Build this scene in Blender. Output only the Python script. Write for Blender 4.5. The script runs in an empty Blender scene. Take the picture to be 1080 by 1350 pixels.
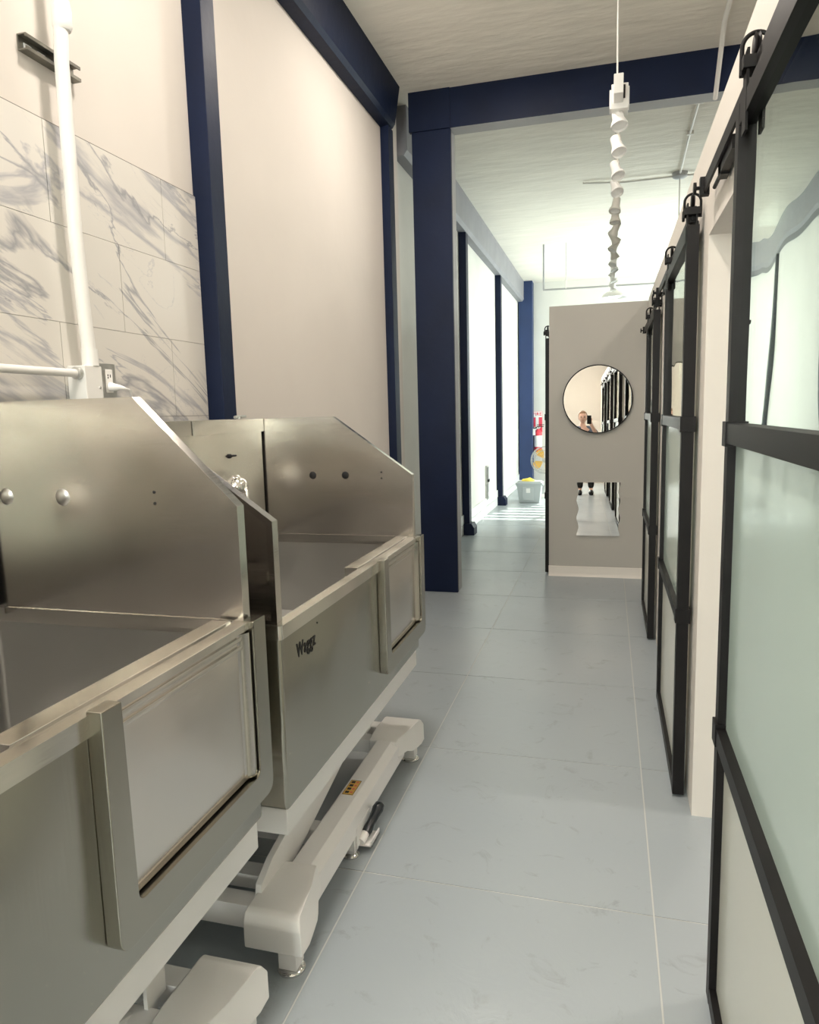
import bpy, bmesh, math, random
from mathutils import Vector, Matrix
random.seed(7)
S = bpy.context.scene
C = S.collection
# ---------------------------------------------------------------- camera
def cam_axes(yaw, pit, rol):
    cy, sy = math.cos(yaw), math.sin(yaw); cp, sp = math.cos(pit), math.sin(pit)
    f = Vector((-sy*cp, cy*cp, sp)); r = Vector((cy, sy, 0)); u = r.cross(f)
    return math.cos(rol)*r + math.sin(rol)*u, -math.sin(rol)*r + math.cos(rol)*u, f
r_, u_, f_ = cam_axes(math.radians(15.6), math.radians(-7.83), math.radians(-1.47))
cd = bpy.data.cameras.new('camera'); cam = bpy.data.objects.new('camera', cd); C.objects.link(cam)
cd.sensor_fit = 'VERTICAL'; cd.sensor_height = 24; cd.lens = 944/1350*24
cd.clip_start = .02; cd.clip_end = 100
cam.matrix_world = Matrix(((r_.x, u_.x, -f_.x, 0), (r_.y, u_.y, -f_.y, 0), (r_.z, u_.z, -f_.z, 1.5), (0, 0, 0, 1)))
S.camera = cam
S.view_settings.view_transform = 'Standard'; S.view_settings.look = 'None'
S.view_settings.gamma = 1; S.view_settings.use_curve_mapping = False
S.view_settings.exposure = 0.05
# ---------------------------------------------------------------- world, sun, daylight at the windows
W = bpy.data.worlds.new('world'); S.world = W; W.use_nodes = True
bg = W.node_tree.nodes['Background']; bg.inputs[0].default_value = (.72, .86, 1, 1); bg.inputs[1].default_value = 2.0
sd = bpy.data.lights.new('sun', 'SUN'); sd.energy = 24; sd.angle = math.radians(.6); sd.color = (1, .96, .9)
so = bpy.data.objects.new('sun', sd); C.objects.link(so)
so.rotation_euler = Vector((-.30, -1, -.675)).to_track_quat('-Z', 'Y').to_euler()
def area(name, loc, direction, sx, sy, energy, color, spread=180):
    d = bpy.data.lights.new(name, 'AREA'); d.shape = 'RECTANGLE'; d.size = sx; d.size_y = sy
    d.energy = energy; d.color = color; d.spread = math.radians(spread)
    o = bpy.data.objects.new(name, d); C.objects.link(o); o.location = loc
    o.rotation_euler = Vector(direction).to_track_quat('-Z', 'Y').to_euler()
    return o
# daylight entering by the three window openings built below
area('daylight_far_window', (.9, 14.72, 2.2), (0, -1, 0), 2.6, 2.3, 70, (.97, .98, 1))
area('daylight_side_window', (3.32, 12.0, 2.0), (-1, 0, 0), 3.8, 2.8, 470, (1, .98, .95))
area('daylight_shop_window', (-1.17, -3.14, 1.9), (0, 1, -.05), .92, 3.1, 250, (1, .97, .94))
# ---------------------------------------------------------------- materials
def nodes(m): return m.node_tree.nodes, m.node_tree.links
def mat(name, col, rough=.5, metal=0, var=0, vscale=3, bump=0, bscale=20, spec=.5, detail=4, coords=None):
    m = bpy.data.materials.new(name); m.use_nodes = True
    N, L = nodes(m); b = N['Principled BSDF']
    b.inputs['Base Color'].default_value = (*col, 1); b.inputs['Roughness'].default_value = rough
    b.inputs['Metallic'].default_value = metal; b.inputs['Specular IOR Level'].default_value = spec
    if var or bump:
        g = N.new('ShaderNodeNewGeometry'); mp = N.new('ShaderNodeMapping'); L.new(g.outputs['Position'], mp.inputs[0])
        if coords: mp.inputs['Scale'].default_value = coords
    if var:
        n = N.new('ShaderNodeTexNoise'); n.inputs['Scale'].default_value = vscale; n.inputs['Detail'].default_value = detail
        L.new(mp.outputs[0], n.inputs['Vector'])
        r = N.new('ShaderNodeValToRGB'); L.new(n.outputs[0], r.inputs[0])
        r.color_ramp.elements[0].position = .3; r.color_ramp.elements[1].position = .7
        r.color_ramp.elements[0].color = (*[c*(1-var) for c in col], 1); r.color_ramp.elements[1].color = (*[min(1, c*(1+var)) for c in col], 1)
        L.new(r.outputs[0], b.inputs['Base Color'])
    if bump:
        n = N.new('ShaderNodeTexNoise'); n.inputs['Scale'].default_value = bscale; n.inputs['Detail'].default_value = 6
        L.new(mp.outputs[0], n.inputs['Vector'])
        k = N.new('ShaderNodeBump'); k.inputs['Strength'].default_value = bump; k.inputs['Distance'].default_value = .02
        L.new(n.outputs[0], k.inputs['Height']); L.new(k.outputs[0], b.inputs['Normal'])
    return m
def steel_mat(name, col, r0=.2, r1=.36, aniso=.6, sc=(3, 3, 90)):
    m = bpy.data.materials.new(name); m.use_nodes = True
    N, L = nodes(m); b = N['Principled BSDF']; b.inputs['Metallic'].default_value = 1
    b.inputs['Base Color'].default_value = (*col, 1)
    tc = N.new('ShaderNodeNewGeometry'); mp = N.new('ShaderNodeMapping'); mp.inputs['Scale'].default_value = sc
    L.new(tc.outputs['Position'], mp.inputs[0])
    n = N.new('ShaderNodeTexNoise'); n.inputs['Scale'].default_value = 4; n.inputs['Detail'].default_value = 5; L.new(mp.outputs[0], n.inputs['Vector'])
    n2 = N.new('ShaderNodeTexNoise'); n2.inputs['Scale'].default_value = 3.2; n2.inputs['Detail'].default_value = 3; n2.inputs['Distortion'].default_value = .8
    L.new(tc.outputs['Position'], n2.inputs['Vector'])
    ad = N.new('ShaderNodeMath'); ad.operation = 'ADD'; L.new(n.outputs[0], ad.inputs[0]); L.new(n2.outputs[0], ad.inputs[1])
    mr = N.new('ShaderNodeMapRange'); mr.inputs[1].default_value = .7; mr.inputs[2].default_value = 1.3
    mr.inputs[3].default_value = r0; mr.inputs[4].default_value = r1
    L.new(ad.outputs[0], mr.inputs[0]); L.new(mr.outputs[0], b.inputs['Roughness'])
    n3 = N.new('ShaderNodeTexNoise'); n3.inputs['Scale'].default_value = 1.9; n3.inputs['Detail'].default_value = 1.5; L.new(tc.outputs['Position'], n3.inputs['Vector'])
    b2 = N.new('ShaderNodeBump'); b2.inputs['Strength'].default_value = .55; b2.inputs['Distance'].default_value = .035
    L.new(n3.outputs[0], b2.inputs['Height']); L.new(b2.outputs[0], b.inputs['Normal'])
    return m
def marble_mat():
    m = bpy.data.materials.new('marble_tile'); m.use_nodes = True
    N, L = nodes(m); b = N['Principled BSDF']; b.inputs['Roughness'].default_value = .3
    g = N.new('ShaderNodeNewGeometry'); mp = N.new('ShaderNodeMapping'); L.new(g.outputs['Position'], mp.inputs[0])
    mp.inputs['Rotation'].default_value = (math.radians(27), 0, 0)
    m2 = N.new('ShaderNodeMapping'); m2.inputs['Scale'].default_value = (1, .62, 1.9); L.new(mp.outputs[0], m2.inputs[0]); mp = m2
    def vein(scale, seed, width, dist, strength, col, base):
        ml = N.new('ShaderNodeMapping'); ml.inputs['Location'].default_value = (seed, seed*1.7, seed*.6); L.new(mp.outputs[0], ml.inputs[0])
        n = N.new('ShaderNodeTexNoise'); n.inputs['Scale'].default_value = scale; n.inputs['Detail'].default_value = 7
        n.inputs['Roughness'].default_value = .55; n.inputs['Distortion'].default_value = dist; L.new(ml.outputs[0], n.inputs['Vector'])
        s = N.new('ShaderNodeMath'); s.operation = 'SUBTRACT'; s.inputs[1].default_value = .5; L.new(n.outputs[0], s.inputs[0])
        a = N.new('ShaderNodeMath'); a.operation = 'ABSOLUTE'; L.new(s.outputs[0], a.inputs[0])
        w = N.new('ShaderNodeTexNoise'); w.inputs['Scale'].default_value = scale*2.2; w.inputs['Detail'].default_value = 3; L.new(ml.outputs[0], w.inputs['Vector'])
        wd = N.new('ShaderNodeMapRange'); wd.inputs[1].default_value = .38; wd.inputs[2].default_value = .68; wd.inputs[3].default_value = width*.12; wd.inputs[4].default_value = width
        L.new(w.outputs[0], wd.inputs[0])
        mr = N.new('ShaderNodeMapRange'); mr.inputs[1].default_value = 0; mr.inputs[3].default_value = strength; mr.inputs[4].default_value = 0
        L.new(a.outputs[0], mr.inputs[0]); L.new(wd.outputs[0], mr.inputs[2])
        mx = N.new('ShaderNodeMix'); mx.data_type = 'RGBA'; L.new(mr.outputs[0], mx.inputs[0])
        if base is None: mx.inputs[6].default_value = (.70, .665, .61, 1)
        else: L.new(base, mx.inputs[6])
        mx.inputs[7].default_value = (*col, 1)
        return mx.outputs[2]
    o = vein(.85, 3.1, .040, 1.1, .8, (.36, .36, .39), None)
    o = vein(.95, 9.4, .034, 1.3, .9, (.30, .30, .32), o)
    o = vein(1.9, 5.2, .008, 1.2, .45, (.42, .42, .45), o)
    L.new(o, b.inputs['Base Color'])
    return m
def floor_mat():
    m = bpy.data.materials.new('painted_concrete'); m.use_nodes = True
    N, L = nodes(m); b = N['Principled BSDF']; b.inputs['Specular IOR Level'].default_value = .75
    g = N.new('ShaderNodeNewGeometry')
    n = N.new('ShaderNodeTexNoise'); n.inputs['Scale'].default_value = .9; n.inputs['Detail'].default_value = 2; L.new(g.outputs['Position'], n.inputs['Vector'])
    r = N.new('ShaderNodeValToRGB'); L.new(n.outputs[0], r.inputs[0])
    r.color_ramp.elements[0].position = .32; r.color_ramp.elements[1].position = .68
    r.color_ramp.elements[0].color = (.32, .36, .385, 1); r.color_ramp.elements[1].color = (.355, .392, .41, 1)
    # scattered scuffs and pits with a shape of their own
    v = N.new('ShaderNodeTexNoise'); v.inputs['Scale'].default_value = 7.5; v.inputs['Detail'].default_value = 7; v.inputs['Roughness'].default_value = .65; v.inputs['Distortion'].default_value = 1.2
    L.new(g.outputs['Position'], v.inputs['Vector'])
    sr = N.new('ShaderNodeMapRange'); sr.inputs[1].default_value = .585; sr.inputs[2].default_value = .74; L.new(v.outputs[0], sr.inputs[0])
    mx = N.new('ShaderNodeMix'); mx.data_type = 'RGBA'; L.new(sr.outputs[0], mx.inputs[0]); L.new(r.outputs[0], mx.inputs[6]); mx.inputs[7].default_value = (.25, .27, .28, 1)
    L.new(mx.outputs[2], b.inputs['Base Color'])
    rr = N.new('ShaderNodeMapRange'); rr.inputs[1].default_value = .3; rr.inputs[2].default_value = .7; rr.inputs[3].default_value = .285; rr.inputs[4].default_value = .36
    n2 = N.new('ShaderNodeTexNoise'); n2.inputs['Scale'].default_value = 2.7; n2.inputs['Detail'].default_value = 6; L.new(g.outputs['Position'], n2.inputs['Vector'])
    L.new(n2.outputs[0], rr.inputs[0]); L.new(rr.outputs[0], b.inputs['Roughness'])
    k = N.new('ShaderNodeBump'); k.inputs['Strength'].default_value = .14; k.inputs['Distance'].default_value = .010
    L.new(v.outputs[0], k.inputs['Height']); L.new(k.outputs[0], b.inputs['Normal'])
    return m
def glass_mix(name, tint, gloss, rough, bump, bscale, trans=(1, 1, 1)):
    m = bpy.data.materials.new(name); m.use_nodes = True
    N, L = nodes(m); N.remove(N['Principled BSDF']); out = N['Material Output']
    gl = N.new('ShaderNodeBsdfGlossy'); gl.inputs['Color'].default_value = (*tint, 1); gl.inputs['Roughness'].default_value = rough
    tr = N.new('ShaderNodeBsdfTransparent'); tr.inputs['Color'].default_value = (*trans, 1)
    mx = N.new('ShaderNodeMixShader'); mx.inputs[0].default_value = gloss
    L.new(tr.outputs[0], mx.inputs[1]); L.new(gl.outputs[0], mx.inputs[2]); L.new(mx.outputs[0], out.inputs[0])
    if bump:
        g = N.new('ShaderNodeNewGeometry'); n = N.new('ShaderNodeTexNoise'); n.inputs['Scale'].default_value = bscale; n.inputs['Detail'].default_value = 1
        L.new(g.outputs['Position'], n.inputs['Vector'])
        k = N.new('ShaderNodeBump'); k.inputs['Strength'].default_value = bump; k.inputs['Distance'].default_value = .01
        L.new(n.outputs[0], k.inputs['Height']); L.new(k.outputs[0], gl.inputs['Normal'])
    return m
def emit(name, col, s):
    m = bpy.data.materials.new(name); m.use_nodes = True
    N, L = nodes(m); b = N['Principled BSDF']; b.inputs['Emission Color'].default_value = (*col, 1); b.inputs['Emission Strength'].default_value = s
    b.inputs['Base Color'].default_value = (*col, 1)
    return m
M = {}
M['wall'] = mat('plaster_wall', (.68, .63, .575), .75, 0, .035, 1.1, .12, 6)
M['partition'] = mat('partition_paint', (.72, .675, .615), .6, 0, .02, 1.5, .04, 30)
M['endwall'] = mat('greige_paint', (.43, .41, .37), .65, 0, .02, 1.5, .03, 30)
M['white_wall'] = mat('far_white_plaster', (.72, .715, .67), .7, 0, .05, 1.4, .12, 6)
M['ceiling'] = mat('rough_ceiling_plaster', (.86, .82, .735), .8, 0, .04, 1.6, .6, 3.2, coords=(1, 3.2, 1))
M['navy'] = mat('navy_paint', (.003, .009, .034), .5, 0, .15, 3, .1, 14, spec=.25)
M['grey_paint'] = mat('grey_steel_paint', (.42, .42, .43), .55, 0, .06, 3, .1, 10)
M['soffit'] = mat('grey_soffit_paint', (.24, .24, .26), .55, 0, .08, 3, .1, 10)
M['floor'] = floor_mat()
M['joint'] = mat('joint_filler', (.50, .50, .47), .7, 0, .25, 6)
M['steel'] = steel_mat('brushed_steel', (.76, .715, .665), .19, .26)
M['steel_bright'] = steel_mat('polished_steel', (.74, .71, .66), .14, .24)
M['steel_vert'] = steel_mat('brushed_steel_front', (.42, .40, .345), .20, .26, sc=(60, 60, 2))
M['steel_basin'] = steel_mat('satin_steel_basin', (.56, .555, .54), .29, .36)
M['chrome'] = mat('chrome', (.75, .74, .72), .12, 1)
M['galv'] = mat('galvanised_steel', (.55, .55, .53), .35, 1, .15, 20)
M['dark'] = mat('dark_gap', (.006, .006, .007), .7)
M['white_powder'] = mat('white_powder_coat', (.90, .88, .86), .38, 0, .01, 6)
M['white_plastic'] = mat('white_plastic', (.90, .88, .85), .32)
M['black'] = mat('black_powder_coat', (.007, .006, .006), .45, 0, .2, 8, spec=.22)
M['rubber'] = mat('black_rubber', (.012, .016, .02), .25)
M['marble'] = marble_mat()
M['grout'] = mat('dark_grout', (.22, .20, .18), .8)
M['pipe'] = mat('white_painted_conduit', (.80, .78, .74), .45, 0, .03, 9)
M['glass_top'] = glass_mix('reflective_glass', (.90, .92, .88), .72, .0, .28, 2.6, (.85, .9, .87))
M['glass_clear'] = glass_mix('clear_glass', (.95, .97, .95), .16, .0, 0, 1, (.92, .96, .94))
M['mirror'] = mat('mirror_silver', (.93, .92, .90), .0, 1)
M['wavy_mirror'] = mat('mirror_acrylic', (.93, .92, .90), .0, 1)
M['frost'] = mat('frosted_glass', (.56, .68, .61), .22, 0, .03, 1.2)
M['frost_low'] = mat('pale_frosted_glass', (.72, .72, .63), .3, 0, .03, 1.2)
for k in ('frost', 'frost_low'):
    b = M[k].node_tree.nodes['Principled BSDF']; b.inputs['Transmission Weight'].default_value = .12; b.inputs['Coat Weight'].default_value = .3
M['lamp_white'] = mat('white_enamel', (.82, .81, .78), .35)
M['track_backlit'] = mat('backlit_enamel', (.62, .60, .54), .45)  # enamel greyed to put backlit shade into the colour
M['led'] = emit('led_diffuser', (1, .93, .82), 6)
M['yellow'] = mat('warning_yellow', (.80, .48, .10), .5)
M['print_black'] = mat('black_print', (.008, .008, .008), .5)
M['orange'] = mat('orange_plastic', (.95, .55, .08), .45)
M['bin'] = mat('grey_plastic_bin', (.50, .54, .55), .4)
M['red'] = mat('red_enamel', (.75, .05, .08), .3)
M['sign_red'] = mat('sign_red', (.80, .07, .12), .5)
M['sign_white'] = mat('sign_white', (.9, .9, .88), .5)
M['yellow_cloth'] = mat('yellow_cloth', (.92, .72, .12), .8, 0, .1, 30)
M['skin'] = mat('skin', (.72, .46, .36), .5)
M['hair'] = mat('brown_hair', (.22, .11, .05), .5, 0, .3, 60)
M['shirt'] = mat('slate_knit_shirt', (.10, .13, .18), .8, 0, .05, 30)
M['trousers'] = mat('black_trousers', (.008, .008, .009), .8)
M['wood_tile'] = mat('white_base_tile', (.80, .82, .80), .35, 0, .04, 5)
# ---------------------------------------------------------------- mesh helpers
def obj(name, bm, m, parent=None, smooth=None, bevel=0, loc=None):
    if bevel:
        bmesh.ops.bevel(bm, geom=list(bm.edges), offset=bevel, segments=2, affect='EDGES', profile=.5, clamp_overlap=True)
    bmesh.ops.recalc_face_normals(bm, faces=bm.faces)
    me = bpy.data.meshes.new(name); bm.to_mesh(me); bm.free()
    if m: me.materials.append(M[m] if isinstance(m, str) else m)
    if smooth or bevel:
        for p in me.polygons: p.use_smooth = True
        me.set_sharp_from_angle(angle=math.radians(smooth or 35))
    o = bpy.data.objects.new(name, me); C.objects.link(o)
    if bevel: w = o.modifiers.new('weighted', 'WEIGHTED_NORMAL'); w.keep_sharp = True
    if parent: o.parent = parent
    if loc: o.location = loc
    return o
def copy(o, parent=None, loc=None):
    c = o.copy(); C.objects.link(c)
    if parent: c.parent = parent
    if loc is not None: c.location = loc
    return c
def bm_(): return bmesh.new()
def box(bm, x0, x1, y0, y1, z0, z1):
    v = [bm.verts.new((x, y, z)) for x in (x0, x1) for y in (y0, y1) for z in (z0, z1)]
    for f in ((0, 1, 3, 2), (4, 6, 7, 5), (0, 4, 5, 1), (2, 3, 7, 6), (0, 2, 6, 4), (1, 5, 7, 3)): bm.faces.new([v[i] for i in f])
    return bm
def Box(*a): return box(bm_(), *a)
def prism(bm, pts, ax, a, b):
    def P(p, t): return {'X': (t, p[0], p[1]), 'Y': (p[0], t, p[1]), 'Z': (p[0], p[1], t)}[ax]
    A = [bm.verts.new(P(p, a)) for p in pts]; B = [bm.verts.new(P(p, b)) for p in pts]; n = len(pts)
    bm.faces.new(A); bm.faces.new(B[::-1])
    for i in range(n): bm.faces.new((A[i], A[(i+1) % n], B[(i+1) % n], B[i]))
    return bm
def ring(bm, outer, inner, ax, a, b):
    def P(p, t): return {'X': (t, p[0], p[1]), 'Y': (p[0], t, p[1]), 'Z': (p[0], p[1], t)}[ax]
    n = len(outer)
    V = [[bm.verts.new(P(p, t)) for p in q] for q, t in ((outer, a), (inner, a), (outer, b), (inner, b))]
    for i in range(n):
        j = (i+1) % n
        for p, q in ((0, 1), (1, 3), (3, 2), (2, 0)): bm.faces.new((V[p][i], V[p][j], V[q][j], V[q][i]))
    return bm
def tube(bm, pts, r, n=12, cap=True):
    pts = [Vector(p) for p in pts]; R = r if isinstance(r, (list, tuple)) else [r]*len(pts); prev = None; rings = []
    for i, p in enumerate(pts):
        d = (pts[min(i+1, len(pts)-1)]-pts[max(i-1, 0)]).normalized()
        if prev is None: a = d.orthogonal().normalized()
        else: a = (prev-d*prev.dot(d)).normalized()
        prev = a; b = d.cross(a)
        rings.append([bm.verts.new(p+R[i]*(math.cos(2*math.pi*k/n)*a+math.sin(2*math.pi*k/n)*b)) for k in range(n)])
    for i in range(len(rings)-1):
        for k in range(n): bm.faces.new((rings[i][k], rings[i][(k+1) % n], rings[i+1][(k+1) % n], rings[i+1][k]))
    if cap: bm.faces.new(rings[0][::-1]); bm.faces.new(rings[-1])
    return bm
def lathe(bm, prof, n=24, mtx=None):
    rings = []
    for r, z in prof:
        rings.append([bm.verts.new((r*math.cos(2*math.pi*k/n), r*math.sin(2*math.pi*k/n), z)) for k in range(n)] if r > 1e-6 else [bm.verts.new((0, 0, z))])
    for a, b in zip(rings, rings[1:]):
        for k in range(n):
            q = [a[k % len(a)], a[(k+1) % len(a)], b[(k+1) % len(b)], b[k % len(b)]]
            q = [v for i, v in enumerate(q) if v not in q[:i]]
            if len(q) > 2: bm.faces.new(q)
    if mtx is not None: bmesh.ops.transform(bm, matrix=mtx, verts=[v for rr in rings for v in rr])
    return bm
def torus(bm, c, R, r, axis, n=28, m=8, a0=0, a1=2*math.pi):
    full = a1-a0 > 6.28; cnt = n if full else n+1; rings = []
    for i in range(cnt):
        a = a0+(a1-a0)*i/n
        u = {'X': Vector((0, math.cos(a), math.sin(a))), 'Y': Vector((math.cos(a), 0, math.sin(a))), 'Z': Vector((math.cos(a), math.sin(a), 0))}[axis]
        w = {'X': Vector((1, 0, 0)), 'Y': Vector((0, 1, 0)), 'Z': Vector((0, 0, 1))}[axis]
        rings.append([bm.verts.new(Vector(c)+u*(R+r*math.cos(2*math.pi*k/m))+w*r*math.sin(2*math.pi*k/m)) for k in range(m)])
    for i in range(n):
        A = rings[i]; B = rings[(i+1) % cnt]
        for k in range(m): bm.faces.new((A[k], A[(k+1) % m], B[(k+1) % m], B[k]))
    return bm
def arc(cx, cy, r, a0, a1, n=6): return [(cx+r*math.cos(math.radians(a0+(a1-a0)*i/n)), cy+r*math.sin(math.radians(a0+(a1-a0)*i/n))) for i in range(n+1)]
def look(d): return Vector(d).to_track_quat('Z', 'Y').to_matrix().to_4x4()
def struct(o, label=None):
    o['kind'] = 'structure'
    if label: o['label'] = label
    return o
def tag(o, label, cat, group=None):
    o['label'] = label; o['category'] = cat
    if group: o['group'] = group
    return o
def thing(name, label, cat, loc=(0, 0, 0), group=None):
    o = bpy.data.objects.new(name, None); C.objects.link(o); o.location = loc; o.empty_display_size = .1
    return tag(o, label, cat, group)
def sempty(name, label, loc=(0, 0, 0)):
    o = bpy.data.objects.new(name, None); C.objects.link(o); o.location = loc; o.empty_display_size = .1
    return struct(o, label)
def text_mesh(name, s, size, m, parent, mtx, extrude=.0006, offset=0.0, shear=0):
    cu = bpy.data.curves.new(name, 'FONT'); cu.body = s; cu.size = size; cu.extrude = extrude; cu.offset = offset; cu.shear = shear
    cu.align_x = 'LEFT'; cu.space_character = 1.12
    t = bpy.data.objects.new(name, cu); C.objects.link(t); bpy.context.view_layer.update()
    me = bpy.data.meshes.new_from_object(t.evaluated_get(bpy.context.evaluated_depsgraph_get()))
    bpy.data.objects.remove(t); me.materials.clear(); me.materials.append(M[m]); me.name = name
    o = bpy.data.objects.new(name, me); C.objects.link(o); o.parent = parent; o.matrix_local = mtx
    return o
# ---------------------------------------------------------------- room shell
X0, X1, Y0, Y1, H = -1.70, 3.20, -3.0, 14.60, 3.96
fl = struct(obj('floor', Box(X0-.1, X1+.1, Y0-.1, Y1+.1, -.12, -.002), 'joint'), 'grey painted concrete floor scored into large square slabs')
xs = [X0-.1, -.765, .148, 1.062, 1.976, X1+.1]; ys = [Y0-.1]+[2.06+.914*k for k in range(-5, 14)]+[Y1+.1]
cache = {}
for i in range(len(xs)-1):
    for j in range(len(ys)-1):
        w, d = xs[i+1]-xs[i]-.005, ys[j+1]-ys[j]-.006; key = (round(w, 3), round(d, 3))
        if key not in cache:
            o = obj('slab', Box(-w/2, w/2, -d/2, d/2, -.01, 0), 'floor', fl); cache[key] = o
        else: o = copy(cache[key], fl)
        o.location = ((xs[i]+xs[i+1])/2, (ys[j]+ys[j+1])/2, 0)
for x in xs[1:-1]: obj('joint_strip', Box(x-.0018, x+.0018, Y0, Y1, -.003, -.0006), mat('pale_joint', (.55, .56, .53), .6), fl)
struct(obj('ceiling', Box(X0-.1, X1+.1, Y0-.1, Y1+.1, H, H+.12), 'ceiling'), 'rough cream plaster ceiling')
bw = Box(X0-.12, X0, Y0-.1, 5.86, 0, H)
struct(obj('wall_left', bw, 'wall'), 'cream plaster wall behind the steel tubs')
struct(obj('wall_left_far', Box(X0-.12, X0-.02, 5.86, Y1+.1, 0, H), 'white_wall'), 'bright white plaster wall beyond the blue pillar')
def wall_holes(name, axis, t0, t1, u0, u1, z0, z1, holes, m, label):
    """wall slab with rectangular holes: axis 'X' means the wall's normal is X and u runs along Y"""
    bm = bm_(); us = sorted({u0, u1, *[h[0] for h in holes], *[h[1] for h in holes]})
    for a, b in zip(us, us[1:]):
        cuts = sorted([(h[2], h[3]) for h in holes if h[0] <= a and h[1] >= b]); z = z0
        for c, d in cuts+[(z1, z1)]:
            if c > z: box(bm, *((t0, t1, a, b) if axis == 'X' else (a, b, t0, t1)), z, c)
            z = d
    bmesh.ops.remove_doubles(bm, verts=bm.verts, dist=1e-5)
    dead = [f for f in bm.faces if sum(1 for g in bm.faces if g is not f and (g.calc_center_median()-f.calc_center_median()).length < 1e-5 and abs(g.calc_area()-f.calc_area()) < 1e-5)]
    bmesh.ops.delete(bm, geom=dead, context='FACES')
    return struct(obj(name, bm, m), label)
wall_holes('wall_far', 'Y', Y1, Y1+.12, X0-.1, X1+.1, 0, H, [(-.45, 2.2, 1.05, 3.4)], 'white_wall', 'white far wall with the window')
wall_holes('wall_back', 'Y', Y0-.12, Y0, X0-.1, X1+.1, 0, H, [(-1.65, -.70, .25, 3.5)], 'wall', 'cream wall behind the viewer')
wall_holes('wall_side', 'X', X1, X1+.12, Y0-.1, Y1+.1, 0, H, [(10.1, 13.9, .6, 3.4)], 'white_wall', 'white outer wall on the side of the small rooms')
OP = [(1.60, 2.65, 0, 2.06), (2.90, 3.66, 0, 2.06), (4.87, 5.62, 0, 2.06)]
wall_holes('wall_right', 'X', .313, .433, Y0, 6.52, 0, 2.405, OP, 'partition', 'pale partition wall carrying the black barn doors')
struct(obj('wall_end', Box(-.51, X1, 6.52, 6.64, 0, 2.39), 'endwall'), 'greige end wall with the round mirror')
struct(obj('wall_end_side', Box(-.51, -.39, 6.64, 9.3, 0, 2.39), 'endwall'), 'side of the greige room block')
struct(obj('wall_end_rear', Box(-.39, X1, 9.18, 9.3, 0, 2.39), 'endwall'), 'rear of the greige room block')
struct(obj('wall_divider', Box(.433, X1, 4.2, 4.3, 0, 2.405), 'partition'), 'divider between two small rooms')
struct(obj('wall_divider_near', Box(.433, X1, 1.40, 1.50, 0, 2.405), 'partition'), 'divider beside the first small room')
struct(obj('baseboard_end', prism(bm_(), [(6.52, 0), (6.50, 0), (6.508, .012), (6.513, .03), (6.513, .088), (6.52, .092)], 'X', -.512, .313), 'partition', smooth=40), 'pale vinyl cove base along the mirror wall')
# windows (frames, panes, slats)
def window(name, label, axis, t, u0, u1, z0, z1, nx, slats=0):
    root = sempty(name, label)
    def bx(a, b, c, d, e=.03): return Box(t-e, t+e, a, b, c, d) if axis == 'X' else Box(a, b, t-e, t+e, c, d)
    for a, b, c, d in ((u0, u1, z0, z0+.05), (u0, u1, z1-.05, z1), (u0, u0+.05, z0, z1), (u1-.05, u1, z0, z1)): obj('window_frame', bx(a, b, c, d), 'white_powder', root)
    for i in range(1, nx): u = u0+(u1-u0)*i/nx; obj('mullion', bx(u-.02, u+.02, z0, z1, .025), 'white_powder', root)
    for i in range(nx): obj('pane', bx(u0+(u1-u0)*i/nx+.02, u0+(u1-u0)*(i+1)/nx-.02, z0+.04, z1-.04, .003), 'glass_clear', root)
    for i in range(slats):
        z = z0+.08+(z1-z0-.1)*i/slats
        obj('slat', Box(u0+.02, u1-.02, t-.075, t-.055, z, z+.10), 'white_powder', root)
window('window_1', 'wide slatted window in the far wall', 'Y', Y1+.05, -.45, 2.2, 1.05, 3.4, 3, 12)
window('window_2', 'tall side window of the far room', 'X', X1+.06, 10.1, 13.9, .6, 3.4, 4)
window('window_3', 'tall shop window behind the viewer', 'Y', Y0-.06, -1.65, -.70, .25, 3.5, 2)
# beams and columns
n = [0]
def trim(bm, m, label, bevel=0):
    n[0] += 1
    return struct(obj('trim_%d' % n[0], bm, m, bevel=bevel), label)
trim(prism(bm_(), [(X0, 3.66), (-1.625, 3.67), (-1.605, 3.70), (-1.562, H), (X0, H)], 'Y', Y0, 5.62), 'navy', 'navy steel beam along the top of the tub wall')
trim(Box(X0, -1.612, 2.82, 2.93, 0, 3.67), 'navy', 'navy post beside the marble tiles', .004)
trim(Box(X0, -1.635, 5.53, 5.66, 0, 3.67), 'navy', 'narrow navy post at the end of the tub wall', .004)
trim(Box(X0-.02, -1.662, 5.68, 5.86, 0, H), 'wall', 'cream plaster return beside the pillar', .01)
p = sempty('trim_%d' % (n[0]+1), 'thick navy steel pillar standing in the passage', (-1.355, 5.75, 0)); n[0] += 1
obj('front_flange', Box(-.155, .155, 0, .035, 0, 3.67), 'navy', p, bevel=.003)
obj('cap_block', Box(-.175, .155, -.012, .035, 3.67, H), 'navy', p, bevel=.003)
obj('web', Box(-.135, .15, .035, .19, 0, H), 'grey_paint', p)
p = sempty('trim_%d' % (n[0]+1), 'navy steel beam crossing the passage overhead', (0, 5.75, 3.67)); n[0] += 1
obj('web', Box(-1.2, X1, 0, .03, .012, .29), 'navy', p)
obj('lower_flange', Box(-1.2, X1, -.006, .15, -.003, .012), 'grey_paint', p)
obj('front_edge', Box(-1.2, X1, -.010, -.006, -.003, .012), 'navy', p)
trim(prism(bm_(), [(X0-.02, 3.58), (-1.63, 3.58), (-1.60, 3.62), (-1.60, H), (X0-.02, H)], 'Y', 5.94, 14.3), 'soffit', 'grey steel beam along the far white wall')
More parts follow.
